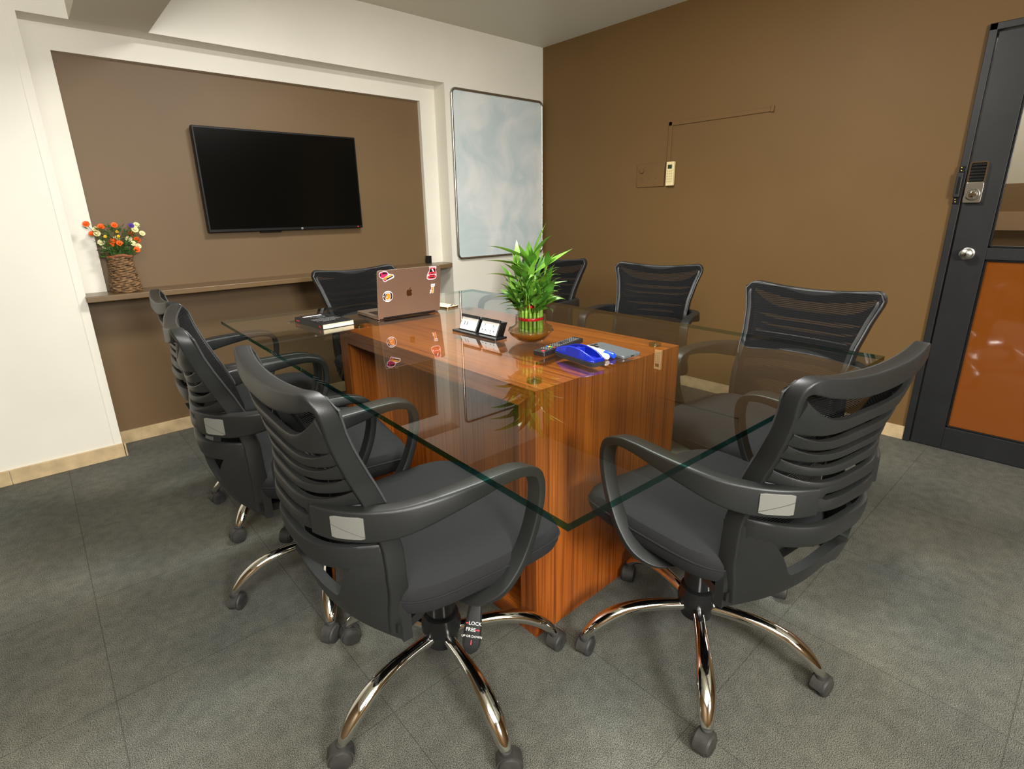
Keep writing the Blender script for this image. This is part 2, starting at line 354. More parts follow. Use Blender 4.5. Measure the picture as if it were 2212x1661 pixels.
# whiteboard
t = empty('whiteboard', (-.4467, 0, 1.395), 0, 'tall wiped whiteboard in a rounded aluminium frame on the cream wall', 'whiteboard')
bw, bh = .430, .561
m = bpy.data.materials.new('whiteboard_surface'); m.use_nodes = True; nt = m.node_tree; b = nt.nodes['Principled BSDF']; b.inputs['Roughness'].default_value = .22
tc = nt.nodes.new('ShaderNodeTexCoord'); n1 = nt.nodes.new('ShaderNodeTexNoise'); n1.inputs['Scale'].default_value = 3.5; n1.inputs['Detail'].default_value = 6; n1.inputs['Distortion'].default_value = .8
rr_ = nt.nodes.new('ShaderNodeValToRGB'); rr_.color_ramp.elements[0].position = .38; rr_.color_ramp.elements[0].color = lin((196, 212, 213)); rr_.color_ramp.elements[1].position = .62; rr_.color_ramp.elements[1].color = lin((226, 229, 228))
nt.links.new(tc.outputs['Object'], n1.inputs['Vector']); nt.links.new(n1.outputs['Fac'], rr_.inputs[0]); nt.links.new(rr_.outputs[0], b.inputs['Base Color'])
obj('board', MB().box((-bw+.008, -.012, -bh+.008), (bw-.008, -.001, bh-.008)), m, t, smooth=False)
ringpts = [(x, -.013, z) for x, z in rrect(2*bw-.014, 2*bh-.014, .035, 8)]
obj('board_frame', MB().tube(ringpts, .0095, 10, closed=True), M_ALU, t)
# conduit, switch plate, remote
obj_ = tag(obj('cable_conduit', MB().box((-.008, -1.146, 1.44), (0, -1.122, 1.679)).box((-.008, -1.765, 1.655), (0, -1.122, 1.679)).box((-.014, -1.768, 1.652), (0, -1.752, 1.684)), M_BROWN, bevel=.002), 'thin brown painted cable conduit running up and across the brown wall', 'conduit')
t = empty('switch_plate', (0, -1.005, 1.372), 0, 'brown painted switch and socket plate on the wall beside the remote holder', 'switch plate')
obj('plate', MB().box((-.009, -.105, -.073), (0, .105, .073)), M_BROWN, t, bevel=.003)
obj('knob', MB().lathe([(.014, 0), (.013, .012), (0, .013)], 20, M=Matrix.Translation((-.009, .062, .03)) @ Matrix.Rotation(R(-90), 4, 'Y')), M_BROWN, t)
for yy, zz in ((.064, -.018), (.056, -.040), (.006, -.02), (-.045, -.02), (-.05, .0)): obj('socket_hole', MB().lathe([(.003, 0), (.003, .0012), (0, .0012)], 10, M=Matrix.Translation((-.009, yy, zz)) @ Matrix.Rotation(R(-90), 4, 'Y')), M_DARKLINE, t)
t = empty('air_conditioner_remote', (-.008, -1.163, 1.372), 0, 'cream remote control with a small dark display hanging on the brown wall', 'remote control')
obj('body', MB().box((-.022, -.027, -.072), (0, .027, .072)), mat('aged_cream_plastic', (232, 214, 160), .4), t, bevel=.004)
obj('display', MB().box((-.0228, -.015, .030), (-.0215, .015, .054)), mat('lcd_dark', (52, 66, 58), .2), t)
for i in range(5):
    for j in range(3): obj('button', MB().box((-.0235, -.02+j*.015, .012-i*.0155), (-.0215, -.011+j*.015, .020-i*.0155)), mat('cream_button', (196, 186, 140), .5), t, bevel=.0008)
obj_ = tag(obj('port_box', MB().box((-1.063, .085, ZS), (-1.035, .121, ZS+.052)), M_BLACK, bevel=.002), 'small black box at the right end of the niche ledge', 'box')

# ---------------------------------------------------------------- woven vase and flowers
vx, vy = -2.853, .045
t = tag(empty('wicker_vase', (vx, vy, ZS)), 'brown woven rope vase standing on the niche ledge', 'vase')
def vr(z): return interp([(0, .056), (.02, .061), (.06, .055), (.11, .047), (.155, .046), (.175, .049)], z)
rp = MB()
for k in range(20):
    z = .006+k*.0083; pts = []
    for j in range(64):
        a = 2*math.pi*j/64; ww = math.sin(a*9+math.pi*k)
        pts.append(((vr(z)+.003*ww)*math.cos(a), (vr(z)+.003*ww)*math.sin(a), z+.0018*math.sin(a*5+k*1.7)))
    rp.tube(pts, .0046+.0008*math.sin(k*2.1), 6, closed=True)
obj('woven_body', rp, mat('rope_brown', (118, 90, 60), .75, noise=.35, nscale=60, bump=.5, bscale=180), t)
obj('rim', MB().tube([((vr(.172)+.001)*math.cos(a), (vr(.172)+.001)*math.sin(a), .172+.004*math.sin(3*a)) for a in [2*math.pi*j/48 for j in range(48)]], .0065, 8, closed=True), mat('rim_rust', (138, 84, 52), .7, noise=.25, nscale=50), t)['label'] = 'rust brown twisted rim'
ps = MB()
for j in range(9): a = 2*math.pi*j/9; ps.tube([(vr(z)*.97*math.cos(a), vr(z)*.97*math.sin(a), z) for z in (0, .03, .08, .13, .172)], .0022, 6)
ps.lathe([(.05, 0), (.052, .003), (0, .003)], 24)
obj('inner_frame', ps, mat('vase_wire', (88, 70, 50), .5), t)
fl = dict(orange=[(-2.954, 1.138), (-2.899, 1.124), (-2.849, 1.13), (-2.938, 1.094), (-2.863, 1.058), (-2.877, 1.041), (-2.844, 1.046), (-2.768, 1.058), (-2.781, 1.013), (-2.786, 1.088)],
          cream=[(-2.919, 1.113), (-2.92, 1.093), (-2.911, 1.053), (-2.898, 1.028), (-2.848, 1.067), (-2.758, 1.128), (-2.772, 1.108), (-2.747, 1.089), (-2.79, 1.043), (-2.77, 1.029), (-2.8, 1.063)],
          purple=[(-2.783, 1.127)], yellow=[(-2.894, 1.08), (-2.845, 1.101), (-2.773, 1.098), (-2.842, 1.079)])
fc = dict(orange=(238, 98, 14), cream=(232, 226, 170), purple=(84, 58, 150), yellow=(236, 190, 30))
t = tag(empty('flower_bouquet', (vx, vy, ZS+.02)), 'bunch of artificial orange, cream and purple flowers standing in the wicker vase', 'flowers')
stem_mb = MB(); mstem = mat('stem_green', (62, 92, 40), .6); o3 = Vector((vx, vy, ZS+.02))
rnd = random.Random(3)
for colr, L_ in fl.items():
    for (x, z) in L_:
        p = Vector((x, vy+rnd.uniform(-.035, .03), z))-o3; base = Vector((rnd.uniform(-.03, .03), rnd.uniform(-.03, .03), .1))
        mid = base.lerp(p, .55)+Vector((0, 0, .012)); stem_mb.tube([base*.5, base, mid, p], .0012, 5)
        d = (p-base).normalized(); d = (d*.6+Vector((0, -1.2, .1))).normalized(); q = d.to_track_quat('Z', 'Y').to_matrix().to_4x4()
        M0 = Matrix.Translation(p) @ q; s_ = .0075 if colr == 'yellow' else rnd.uniform(.0135, .0165)
        mb = MB()
        for ringi, (nn, rad, hh, tilt) in enumerate(((7, 1.0, 0, 20), (6, .72, .25, 42), (4, .42, .45, 65))):
            for k in range(nn):
                a = 2*math.pi*k/nn+ringi*.5; T = M0 @ Matrix.Rotation(a, 4, 'Z') @ Matrix.Rotation(R(-tilt), 4, 'Y')
                pr = [(0, 0), (.35, .36), (.75, .42), (1., .22), (1., -.22), (.75, -.42), (.35, -.36)]
                mb.prism([(u*rad*s_, v*rad*s_*1.1) for u, v in pr], hh*s_, hh*s_+.0006, T)
        mb.lathe([(.25*s_, 0), (.3*s_, .4*s_), (0, .6*s_)], 8, M=M0)
        obj('flower_head', mb, mat('petal_'+colr, fc[colr], .6), t, smooth=False)['label'] = colr+' flower head'
obj('stems', stem_mb, mstem, t)
lf = MB()
for k in range(420):
    a = rnd.uniform(0, 2*math.pi); hh = rnd.random(); rad = rnd.uniform(.005, .045+.05*hh)
    p = Vector((rad*math.cos(a)*1.15, rad*math.sin(a)*.55, .135+.15*hh)); d = Vector((math.cos(a), math.sin(a)*.6, rnd.uniform(-.2, 1.2))).normalized()
    Q = Matrix.Translation(p) @ d.to_track_quat('X', 'Z').to_matrix().to_4x4() @ Matrix.Rotation(rnd.uniform(-1, 1), 4, 'X'); l = rnd.uniform(.012, .030)
    wd = l*(.33 if hh < .5 else .13)
    lf.prism([(0, 0), (l*.4, wd), (l, 0), (l*.4, -wd)], 0, .0004, Q)
obj('foliage', lf, mat('bouquet_leaf', (58, 92, 36), .6, noise=.3, nscale=30), t, smooth=False)

# ================================================================ TABLE
PX0, PX1, PY0, PY1, PZ = -2.3327, -1.6823, -2.2929, -1.203, .738
t = tag(empty('table_pedestal', ((PX0+PX1)/2, (PY0+PY1)/2, 0), .0067), 'teak laminate box pedestal with an open recess carrying the glass top', 'table base')
hx, hy = (PX1-PX0)/2, (PY1-PY0)/2; th = .062; tt = .052
# mitred ends: end panels full height, top and plinth between them
def mitre(a, b, zt, axis_end):
    pass
top = MB()
top.add([(-hx, -hy, PZ), (hx, -hy, PZ), (hx, hy, PZ), (-hx, hy, PZ), (-hx, -hy+th, PZ-tt), (hx, -hy+th, PZ-tt), (hx, hy-th, PZ-tt), (-hx, hy-th, PZ-tt)], [(0, 1, 2, 3), (4, 7, 6, 5), (0, 4, 5, 1), (3, 2, 6, 7), (0, 3, 7, 4), (1, 5, 6, 2)])
obj('top_panel', top, M_WOODY, t, smooth=False)
for s_ in (-1, 1):
    y0, y1 = s_*hy, s_*(hy-th); e = .0004*s_
    en = MB().add([(-hx, y0-e, PZ-.0006), (hx, y0-e, PZ-.0006), (hx, y1, PZ-tt-.0006), (-hx, y1, PZ-tt-.0006), (-hx, y0, 0), (hx, y0, 0), (hx, y1, 0), (-hx, y1, 0)], [(0, 1, 5, 4), (3, 7, 6, 2), (0, 3, 2, 1), (4, 5, 6, 7), (0, 4, 7, 3), (1, 2, 6, 5)])
    obj('end_panel', en, M_WOODZ, t, smooth=False)
obj('plinth', MB().box((-hx, -hy+th, 0), (hx, hy-th, .05)), M_WOODY, t, smooth=False)
obj('back_panel', MB().box((-hx+.165, -hy+th, .05), (hx-.02, hy-th, PZ-tt)), M_WOODZ, t, smooth=False)
# glass top
GT = .76; th_g = .012
t = tag(empty('glass_tabletop', (-2.07, -1.9, GT-th_g), -.0323), 'large rectangular clear glass tabletop with dark green polished edges', 'tabletop')
gx0, gx1, gy0, gy1 = -2.695+2.07, -1.45+2.07, -2.7809+1.9, -.8517+1.9
g = MB(); g.v = [(gx0, gy0, 0), (gx1, gy0, 0), (gx1, gy1, 0), (gx0, gy1, 0), (gx0, gy0, th_g), (gx1, gy0, th_g), (gx1, gy1, th_g), (gx0, gy1, th_g)]
g.f = [[3, 2, 1, 0], [4, 5, 6, 7]]; g.m = [1, 0]
obj('glass_sheet', g, [M_GLASS, glass('table_glass_under', (.96, .985, .97), .15)], t, smooth=False)
g = MB(); g.v = [(gx0, gy0, 0), (gx1, gy0, 0), (gx1, gy1, 0), (gx0, gy1, 0), (gx0, gy0, th_g), (gx1, gy0, th_g), (gx1, gy1, th_g), (gx0, gy1, th_g)]
g.f = [[0, 1, 5, 4], [1, 2, 6, 5], [2, 3, 7, 6], [3, 0, 4, 7]]; g.m = [0]*4
me_ = glass('glass_edge', (.06, .30, .26), 1.0); obj('polished_edge', g, me_, t, smooth=False)['label'] = 'dark green polished glass edge'
ds = [(PX0+.055, PY0+.055), (PX1-.055, PY0+.055), (PX0+.055, PY1-.055), (PX1-.055, PY1-.055)]
where = ['at the near left pedestal corner', 'at the near right pedestal corner', 'beside the notebook', 'at the far right pedestal corner']
for (x, y), wh in zip(ds, where):
    o = obj('glass_spacer', MB().lathe([(.0, 0), (.02, 0), (.02, .0085), (.012, .0088), (0, .0088)], 32), glass('spacer_glass', (.80, .86, .74), 1.2), loc=(x, y, PZ+.0006))
    tag(o, 'small clear round spacer under the glass '+wh, 'spacer', 'round spacers between pedestal and glass')
    obj('screw', MB().lathe([(.0055, .0), (.0055, .0070), (0, .0072)], 16), M_ALU, o)

# ================================================================ CHAIR
FT = [(.36, .165), (.5, .165), (.56, .165), (.64, .185), (.71, .220), (.79, .258), (.89, .303)]
CT = [(.34, .25), (.42, .288), (.5, .312), (.56, .322), (.61, .324), (.70, .315), (.75, .318), (.82, .333), (.89, .350)]
WT = [(.34, .19), (.5, .2), (.56, .197), (.64, .192), (.71, .196), (.79, .212), (.89, .243)]
def sF(z): return interp(FT, z)
def sW(z): return interp(WT, z)
def sY(x, z):
    r = sF(z)+.030-.014*min(1, max(0, (z-.72)/.15)); c = max(interp(CT, z), r); w_ = sW(z); p_ = 3.4+1.6*min(1, max(0, (z-.72)/.05))-1.9*min(1, max(0, (z-.82)/.04)); return -(r+(c-r)*max(0, 1-abs(x/w_)**p_))
def hband(mb, zt, zb, X=None, t=.013, n=40, xs=None):
    rings = []
    for i in range(n+1):
        u = -1+2*i/n; z0, z1 = zb(u), zt(u); zm = (z0+z1)/2
        x = u*(X if X else sW(zm)-.013) if xs is None else xs[0]+(xs[1]-xs[0])*i/n
        h = (z1-z0)/2; pr = []
        for (a, b) in ((1, .35), (.93, .8), (.75, 1), (0, 1.1), (-.75, 1), (-.93, .8), (-1, .35), (-1, -1), (0, -1), (1, -1)):
            z = zm+h*a; d = t/2*(b-1)*1.; pr.append(Vector((x, sY(x, z)-d if b >= 1 else sY(x, zm+h*a*.9)-d, z)))
        rings.append(pr)
    mb.rings(rings)
def grid_patch(mb, zl, zh, xa, xb, nx, nz, t):
    """solid patch on the shell surface: x from xa to xb, z between zl(x) and zh(x)"""
    o, q = [], []
    for i in range(nx+1):
        x = xa+(xb-xa)*i/nx
        for j in range(nz+1):
            z = zl(x)+(zh(x)-zl(x))*j/nz; y = sY(x, z); o.append((x, y, z)); q.append((x, y+t, z))
    n = len(o); fs = []; w_ = nz+1
    for i in range(nx):
        for j in range(nz):
            a = i*w_+j; fs.append((a, a+1, a+w_+1, a+w_)); fs.append((n+a, n+a+w_, n+a+w_+1, n+a+1))
    for j in range(nz): fs.append((j, n+j, n+j+1, j+1)); a = nx*w_+j; fs.append((a, a+1, n+a+1, n+a))
    for i in range(nx):
        a = i*w_; fs.append((a, a+w_, n+a+w_, n+a)); a = i*w_+nz; fs.append((a, n+a, n+a+w_, a+w_))
    mb.add(o+q, fs)
def k_(v): return lambda u: v
def make_chair():
    root = empty('office_chair')
    # ---- back shell with its curved ribs
    mb = MB()
    half = [(sW(z)-.0100-.006*max(0, (.46-z)/.09), z, .0102, .0192-.0035*max(0, (z-.70)/.12)-.0075*max(0, (.46-z)/.09)) for z in [.372+.45*k/16 for k in range(17)]]
    half += [(.2190, .846, .0108, .0153), (.2190, .8640, .0118, .0150), (.2050, .8752, .0140, .0150)]
    half += [(x, .8525+.0220*(x/.2)**2, .0210-.004*(x/.17)**2, .0180-.0028*(x/.17)**2) for x in (.17, .13, .09, .045, 0.)]
    hp = catmull(half, 3)
    path = hp+[(-a, b, c, d) for a, b, c, d in reversed(hp[:-1])]
    rings = []
    for i, (x, z, hw, hd) in enumerate(path):
        p = Vector((x, sY(x, z)+hd*.9, z)); k0, k1 = path[max(i-1, 0)], path[min(i+1, len(path)-1)]
        T = Vector((k1[0]-k0[0], 0, k1[1]-k0[1])).normalized(); O = Vector((T.z, 0, -T.x)); D_ = Vector((0, 1, 0))
        D_ = (D_ - O*0).normalized(); rings.append([p+O*u_+D_*v_ for u_, v_ in rrect(2*hw, 2*hd, min(hw, hd)*.32, 3)])
    mb.rings(rings)
    # ribs: (z side, z centre, half height side, half height centre)
    for a0, a1, c0, c1 in ((.850, .782, .794, .768), (.781, .755, .752, .733), (.754, .724, .722, .707), (.722, .696, .694, .678), (.694, .665, .664, .650)):
        hband(mb, lambda u, a=a0, c=c0: c+(a-c)*abs(u)**4.5, lambda u, a=a1, c=c1: c+(a-c)*abs(u)**4.5, t=.012)
    hband(mb, k_(.662), lambda u: .640-.034*min(1, max(0, (abs(u)-.5)/.2)))      # arm band, upper
    hband(mb, lambda u: .629+.03*min(1, max(0, (abs(u)-.52)/.2)), k_(.604))
    hband(mb, k_(.573), k_(.524), t=.016)
    # lower shell with its window
    zr = lambda x: .438-.085*(abs(x)/.19)**1.4
    zw = lambda x: min(.556, zr(x)+.054+(0 if abs(x) < .115 else 2.6*(abs(x)-.115)))
    grid_patch(mb, zr, zw, -.196, .196, 60, 8, .020)
    # flanges running forward under the seat from both lower corners
    for s_ in (-1, 1):
        P = catmull([(s_*.168, -.205, .385), (s_*.15, -.165, .368), (s_*.125, -.11, .362), (s_*.095, -.05, .37)], 5)
        rings = []
        for i, p in enumerate(P):
            q = i/(len(P)-1); a, b = .030-.008*q, .010
            rings.append([(p[0]-a, p[1], p[2]-b), (p[0]+a, p[1], p[2]-b), (p[0]+a, p[1], p[2]+b), (p[0]-a, p[1], p[2]+b)])
        mb.rings(rings)
    mb.v = [(x, y, z) for x, y, z in mb.v]
    obj('back_frame', mb, M_PLASTIC, root)
    # ---- stretched mesh
    def msh(u, q):
        au = abs(u); zt = .872+.014*u*u-.016*max(0, (au-.86)/.14)**2; zb = .432+.02*(1-u*u); z = zb+(zt-zb)*q
        return (u*(sW(z)-.003-.018*min(1, max(0, (.64-z)/.06))), sY(sW(z)-.010, z)+1.9*(.0192-.0035*min(1, max(0, (z-.70)/.12)))+.0008-(1-u*u)*(.014+.014*q), z)
    mm = MB(); nx, nz = 26, 24; vs = [msh(-1+2*i/nx, j/nz) for j in range(nz+1) for i in range(nx+1)]
    fs = [(j*(nx+1)+i, j*(nx+1)+i+1, (j+1)*(nx+1)+i+1, (j+1)*(nx+1)+i) for j in range(nz) for i in range(nx)]
    mm.add(vs, fs); bk = obj('backrest_mesh', mm, M_MESH, root)
    loop = [msh(-1, .45+.53*i/16) for i in range(17)]+[msh(-1+2*i/24, 1) for i in range(1, 24)]+[msh(1, .98-.53*i/16) for i in range(17)]
    obj('mesh_edging', MB().tube(loop, .0023, 8), mat('edging_grey', (64, 66, 67), .35), bk)
    # ---- lumbar bar
    lb = MB(); 
    lb.tube([(x, -sF(.7)-.040-.012*(1-(x/.16)**2), .7) for x in [-.16+.32*i/10 for i in range(11)]], .007, 8, flat=[(1, 2.2)]*11)
    obj('lumbar_bar', lb, M_BLACK, root)
    # ---- seat
    sm = MB(); nn = 48; rings = []
    def ring(sc, z, dy=0):
        out = []
        for j in range(nn):
            a = 2*math.pi*j/nn; ca, sa = math.cos(a), math.sin(a); e = 2/5.
            x = .246*sc*math.copysign(abs(ca)**e, ca); y = .225*sc*math.copysign(abs(sa)**e, sa)
            x *= 1-.06*max(0, -y/.225); zz = z
            if y > .1: zz -= .018*((y-.1)/.125)**2
            out.append((x, y+.008+dy, zz+.006*(x/.24)**2))
        return out
    for sc, z in ((.02, .386), (.6, .386), (.80, .386), (.90, .391), (.965, .405), (.995, .424), (1.0, .437), (.992, .450), (.965, .462), (.90, .469), (.78, .4725), (.5, .4735), (.2, .474), (.01, .474)): rings.append(ring(sc, z))
    sm.rings(rings); so = obj('seat', sm, M_FABRIC, root)
    sp = MB().tube([(p[0]*1.004, (p[1]-.008)*1.004+.008, p[2]+.001) for p in ring(.998, .438)], .0022, 6, closed=True); obj('seat_seam', sp, M_FABRIC, so)
    # ---- arms
    P = [(.11, -.303, .630, .010, .028), (.145, -.286, .630, .0115, .030), (.180, -.262, .632, .013, .030), (.212, -.230, .635, .015, .030), (.236, -.188, .641, .018, .027), (.249, -.13, .650, .021, .022), (.253, -.06, .657, .022, .0165),
         (.254, .00, .662, .0215, .0125), (.254, .050, .660, .021, .0105), (.254, .088, .643, .020, .0095), (.254, .099, .602, .0185, .009), (.254, .090, .545, .0175, .009), (.254, .066, .485, .0175, .009), (.253, .036, .440, .019, .009), (.245, .000, .404, .020, .008), (.215, -.032, .383, .021, .006), (.16, -.046, .376, .022, .006), (.10, -.05, .374, .022, .006)]
    for s_ in (1, -1):
        Q = catmull(P, 5); rings = []; N = None; NS = []
        for i, q in enumerate(Q):
            p = Vector(q[:3]); a, b = q[3], q[4]; T = (Vector(Q[min(i+1, len(Q)-1)][:3])-Vector(Q[max(i-1, 0)][:3])).normalized()
            if N is None: N = T.cross(Vector((0, 0, 1))).normalized(); N = N if N.y < 0 else -N
            N = (N-T*N.dot(T)).normalized(); U = N.cross(T); NS.append(N.copy())
            ring_ = [p+N*u_+U*v_ for u_, v_ in rrect(2*a, 2*b, min(a, b)*.38, 3)]; rings.append([Vector((s_*v.x, v.y, v.z)) for v in ring_])
        arm = obj('armrest', MB().rings(rings), M_PLASTIC, root)
        bq = []
        for i, q in enumerate(Q[6:14]):
            p = Vector(q[:3]); N = NS[6+i]
            bq.append((p+N*(q[3]+.0002), N, q[2]))
        bd = MB(); rings = []
        for i, (p, N, z) in enumerate(bq):
            k = .0215 if 0 < i < len(bq)-1 else .0195
            rings.append([Vector((s_*v.x, v.y, v.z)) for v in (p+Vector((0, 0, -k))-N*.003, p+Vector((0, 0, k))-N*.003, p+Vector((0, 0, k))+N*.0022, p+Vector((0, 0, -k))+N*.0022)])
        bd.rings(rings); o = obj('badge', bd, M_BADGE, arm, bevel=.0008); o['label'] = 'light grey badge plate'
        ln = MB(); pts = []
        for i, (p, N, z) in enumerate(bq):
            zz = .006-.0225*i/(len(bq)-1); v = p+N*.0022+Vector((0, 0, zz)); pts.append((s_*v.x, v.y, v.z))
        ln.tube(pts, .0007, 5); obj('badge_groove', ln, M_DARKLINE, arm)
    # ---- under seat
    obj('tilt_mechanism', MB().box((-.075, -.12, .358), (.075, .09, .389)).box((-.11, -.06, .372), (.11, .0, .389)), M_BLACK, root, bevel=.004)
    obj('gas_lift', MB().lathe([(.028, .185), (.0355, .186), (.0375, .2), (.0355, .30), (.036, .355), (.028, .36)], 32), M_BLACK, root)
    obj('base_hub', MB().lathe([(.030, .108), (.040, .112), (.0445, .15), (.050, .156), (.050, .172), (.047, .180), (.044, .196), (.036, .202)], 36), M_BLACK, root)
    for k in range(5):
        a = R(72*k); A_ = Matrix.Rotation(a, 4, 'Z')
        P = catmull([(.036, 0, .140, .0155, 1, 1), (.09, 0, .144, .0155, 1, 1), (.155, 0, .143, .0165, 1.05, 1), (.215, 0, .130, .0175, 1.15, .95), (.262, 0, .104, .018, 1.2, .85), (.292, 0, .074, .0165, 1.05, .8), (.303, 0, .058, .014, .9, .8)], 4)
        lg_ = obj('leg', MB().tube([A_ @ Vector(p[:3]) for p in P], [p[3] for p in P], 16, flat=[(p[4], p[5]) for p in P]), M_CHROME, root); lg_['label'] = 'curved chrome leg'
        cz = Matrix.Translation(A_ @ Vector((.305, 0, 0))) @ Matrix.Rotation(a+R(35+97*k), 4, 'Z')
        cs = MB(); cs.lathe([(.0045, .03), (.0045, .062)], 12, M=cz)
        for s_ in (-1, 1):
            Wm = cz @ Matrix.Translation((.006, s_*.0125, .0255)) @ Matrix.Rotation(R(90), 4, 'X')
            cs.lathe([(.0, -.008), (.018, -.008), (.0235, -.0065), (.0255, -.003), (.0255, .003), (.0235, .0065), (.018, .0075), (0, .0075)], 28, M=Wm)
        hood = []
        for i in range(13):
            an = R(-25+205*i/12); hood.append([cz @ Vector((.006+.0295*math.cos(an)*k2[0], y, .0255+.0295*math.sin(an)*k2[0])) for y, k2 in ((-.014, (1,)), (.014, (1,)), (.014, (.86,)), (-.014, (.86,)))])
        cs.rings(hood); cs.lathe([(.012, .046), (.0135, .05), (.0125, .06), (.009, .062)], 16, M=cz)
        obj('caster', cs, M_RUBBER, lg_)['label'] = 'dusty black twin wheel caster'
    # ---- lever
    lv = MB().tube([(.09, .02, .376), (.165, .01, .372)], .004, 8)
    Lm = Matrix.Translation((.165, .008, .372)) @ Matrix.Rotation(R(0), 4, 'Z')
    prof = [(0, .006, .006), (.012, .008, .007), (.06, .015, .008), (.10, .019, .0085), (.135, .020, .008), (.15, .013, .006), (.156, .004, .002)]
    ax = Vector((.028, -.045, -.115)).normalized(); sd = Vector((.62, .75, 0)); sd = (sd-ax*sd.dot(ax)).normalized(); nm = ax.cross(sd).normalized()
    if nm.x < 0: pass
    rr_ = []
    for s_, hw, ht in prof:
        c_ = Vector((.165, .008, .372))+ax*s_; rr_.append([c_+sd*u_+nm*v_ for u_, v_ in rrect(2*hw, 2*ht, min(hw, ht)*.8, 3)])
    lv.rings(rr_); lev = obj('lever', lv, M_PLASTIC, root)
    return root, lev, (ax, sd, nm)
proto, lever, lev_axes = make_chair()
def kids(o): return [c for c in bpy.data.objects if c.parent == o]
def copy_tree(o, parent=None):
    c = o.copy(); C.objects.link(c)
    if parent: c.parent = parent; c.matrix_parent_inverse = o.matrix_parent_inverse
    for k in kids(o): copy_tree(k, c)
    return c
GR = 'black mesh office chairs around the glass table'
# x, y, facing (degrees, 0 = +y), height offset, leg rotation (degrees, world), label
chairs = [
 (-2.592, -2.219, -92.6, .014, -27, 'black mesh office chair seen from behind, nearest at the left edge of the glass table'),
 (-2.029, -2.607, -8.6, .004, -1, 'black mesh office chair at the near end of the table, nearest the black door'),
 (-2.625, -1.629, -100, .028, 28, 'black mesh office chair, middle one of three along the left side of the table'),
 (-2.558, -1.031, -92.6, .017, -1, 'black mesh office chair by the niche wall, farthest of the three on the left'),
 (-1.452, -2.455, 85.5, .003, 13, 'black mesh office chair facing the camera against the brown wall, rightmost of the back row'),
 (-.984, -1.641, 106.5, -.003, 0, 'black mesh office chair facing the camera, second from the right along the brown wall'),
 (-1.073, -.916, 99, -.002, 20, 'black mesh office chair partly hidden behind the leafy plant'),
 (-1.911, -.799, 179.5, .004, 10, 'black mesh office chair behind the open laptop, below the television'),
]
allch = []
for i, (x, y, a, dz, la, lab) in enumerate(chairs):
    r = proto if i == 0 else copy_tree(proto)
    allch.append((r, x, y, a, dz, la, lab))
for r, x, y, a, dz, la, lab in allch:
    r.location = (x, y, 0); r.rotation_euler = (0, 0, R(a)); tag(r, lab, 'chair', GR)
    for k in kids(r):
        nm_ = k.name.split('.')[0]
        if nm_ in ('leg', 'base_hub'): k.rotation_euler = (0, 0, R(la-a))
        elif nm_ != 'base_hub': k.location = (0, 0, dz)
# writing on the nearest chair's lever
ax, sd, nm = lev_axes
def lever_text(body, s_, u_, size, m, name='lettering'):
    c_ = Vector((.165, .008, .372))+ax*s_+sd*u_
    nn_ = nm if (nm.dot(Vector((1, -.7, .6))) > 0) else -nm
    xd = sd if sd.cross(-ax).dot(nn_) > 0 else -sd
    M = Matrix(((xd.x, -ax.x, nn_.x, c_.x+nn_.x*.0088), (xd.y, -ax.y, nn_.y, c_.y+nn_.y*.0088), (xd.z, -ax.z, nn_.z, c_.z+nn_.z*.0088), (0, 0, 0, 1)))
    return text_mb(body, size, M, .0002) if body else M
mw = mat('print_white', (225, 225, 220), .5); mr = mat('print_red', (205, 60, 80), .5)
tx = MB()
for body, s_, u_, size in (('LOCK', .090, .004, .0105), ('FREE', .103, -.004, .0105), ('UP OR DOWN', .117, 0, .0068)):
    q = lever_text(body, s_, u_, size, mw); tx.add(q.v, q.f)
obj('lever_lettering', tx, mw, lever)['label'] = 'white printed words LOCK, FREE, UP OR DOWN'
rd = MB()
for poly, s_ in (([(-.016, .001), (-.010, .001), (-.010, -.001), (-.016, -.001)], .090), ([(.006, .001), (.012, .001), (.012, .0025), (.016, 0), (.012, -.0025), (.012, -.001), (.006, -.001)], .103), ([(-.001, .005), (.001, .005), (.001, -.005), (-.001, -.005)], .129)):
    M = lever_text('', s_, 0, 1, mr); rd.prism(poly, -.0002, .0003, M)
obj('lever_arrows', rd, mr, lever)['label'] = 'red printed arrows'

# ================================================================ THINGS ON THE TABLE
def put(name, x, y, deg, label, cat): return tag(empty(name, (x, y, GT), R(deg)), label, cat)
# laptop : local x along the hinge, lid faces -y
t = put('laptop', -2.069, -1.297, -2, 'open grey laptop with four stickers on its lid, near the far end of the table', 'laptop')
LW, LD = .284, .192; M_LAP = mat('space_grey_metal', (150, 132, 116), .34, .75)
bs = MB().prism(rrect(LW, LD, .01, cx=0, cy=LD/2+.004), .0015, .0135); bo = obj('laptop_base', bs, M_LAP, t, bevel=.0015)
kb = MB()
for r_ in range(5):
    for c_ in range(13): kb.box((-.124+c_*.0192, .035+r_*.0185, .0136), (-.108+c_*.0192, .050+r_*.0185, .0148))
obj('keyboard', kb, M_BLACK, bo, bevel=.0004)
obj('hinge', MB().box((-.12, -.004, .003), (.12, .008, .012)), M_BLACK, t, bevel=.002)
lean = R(97.5); LM = Matrix.Translation((0, .002, .006)) @ Matrix.Rotation(lean, 4, 'X')   # local: x = width, y = up the lid, z = outward (-y)
lid = MB().prism(rrect(LW, .190, .009, cx=0, cy=.095), 0, .0055, LM); lo = obj('laptop_lid', lid, M_LAP, t, bevel=.001)
obj('laptop_screen', MB().prism(rrect(LW-.012, .178, .004, cx=0, cy=.095), -.0008, .0, LM), M_BLACK, t)
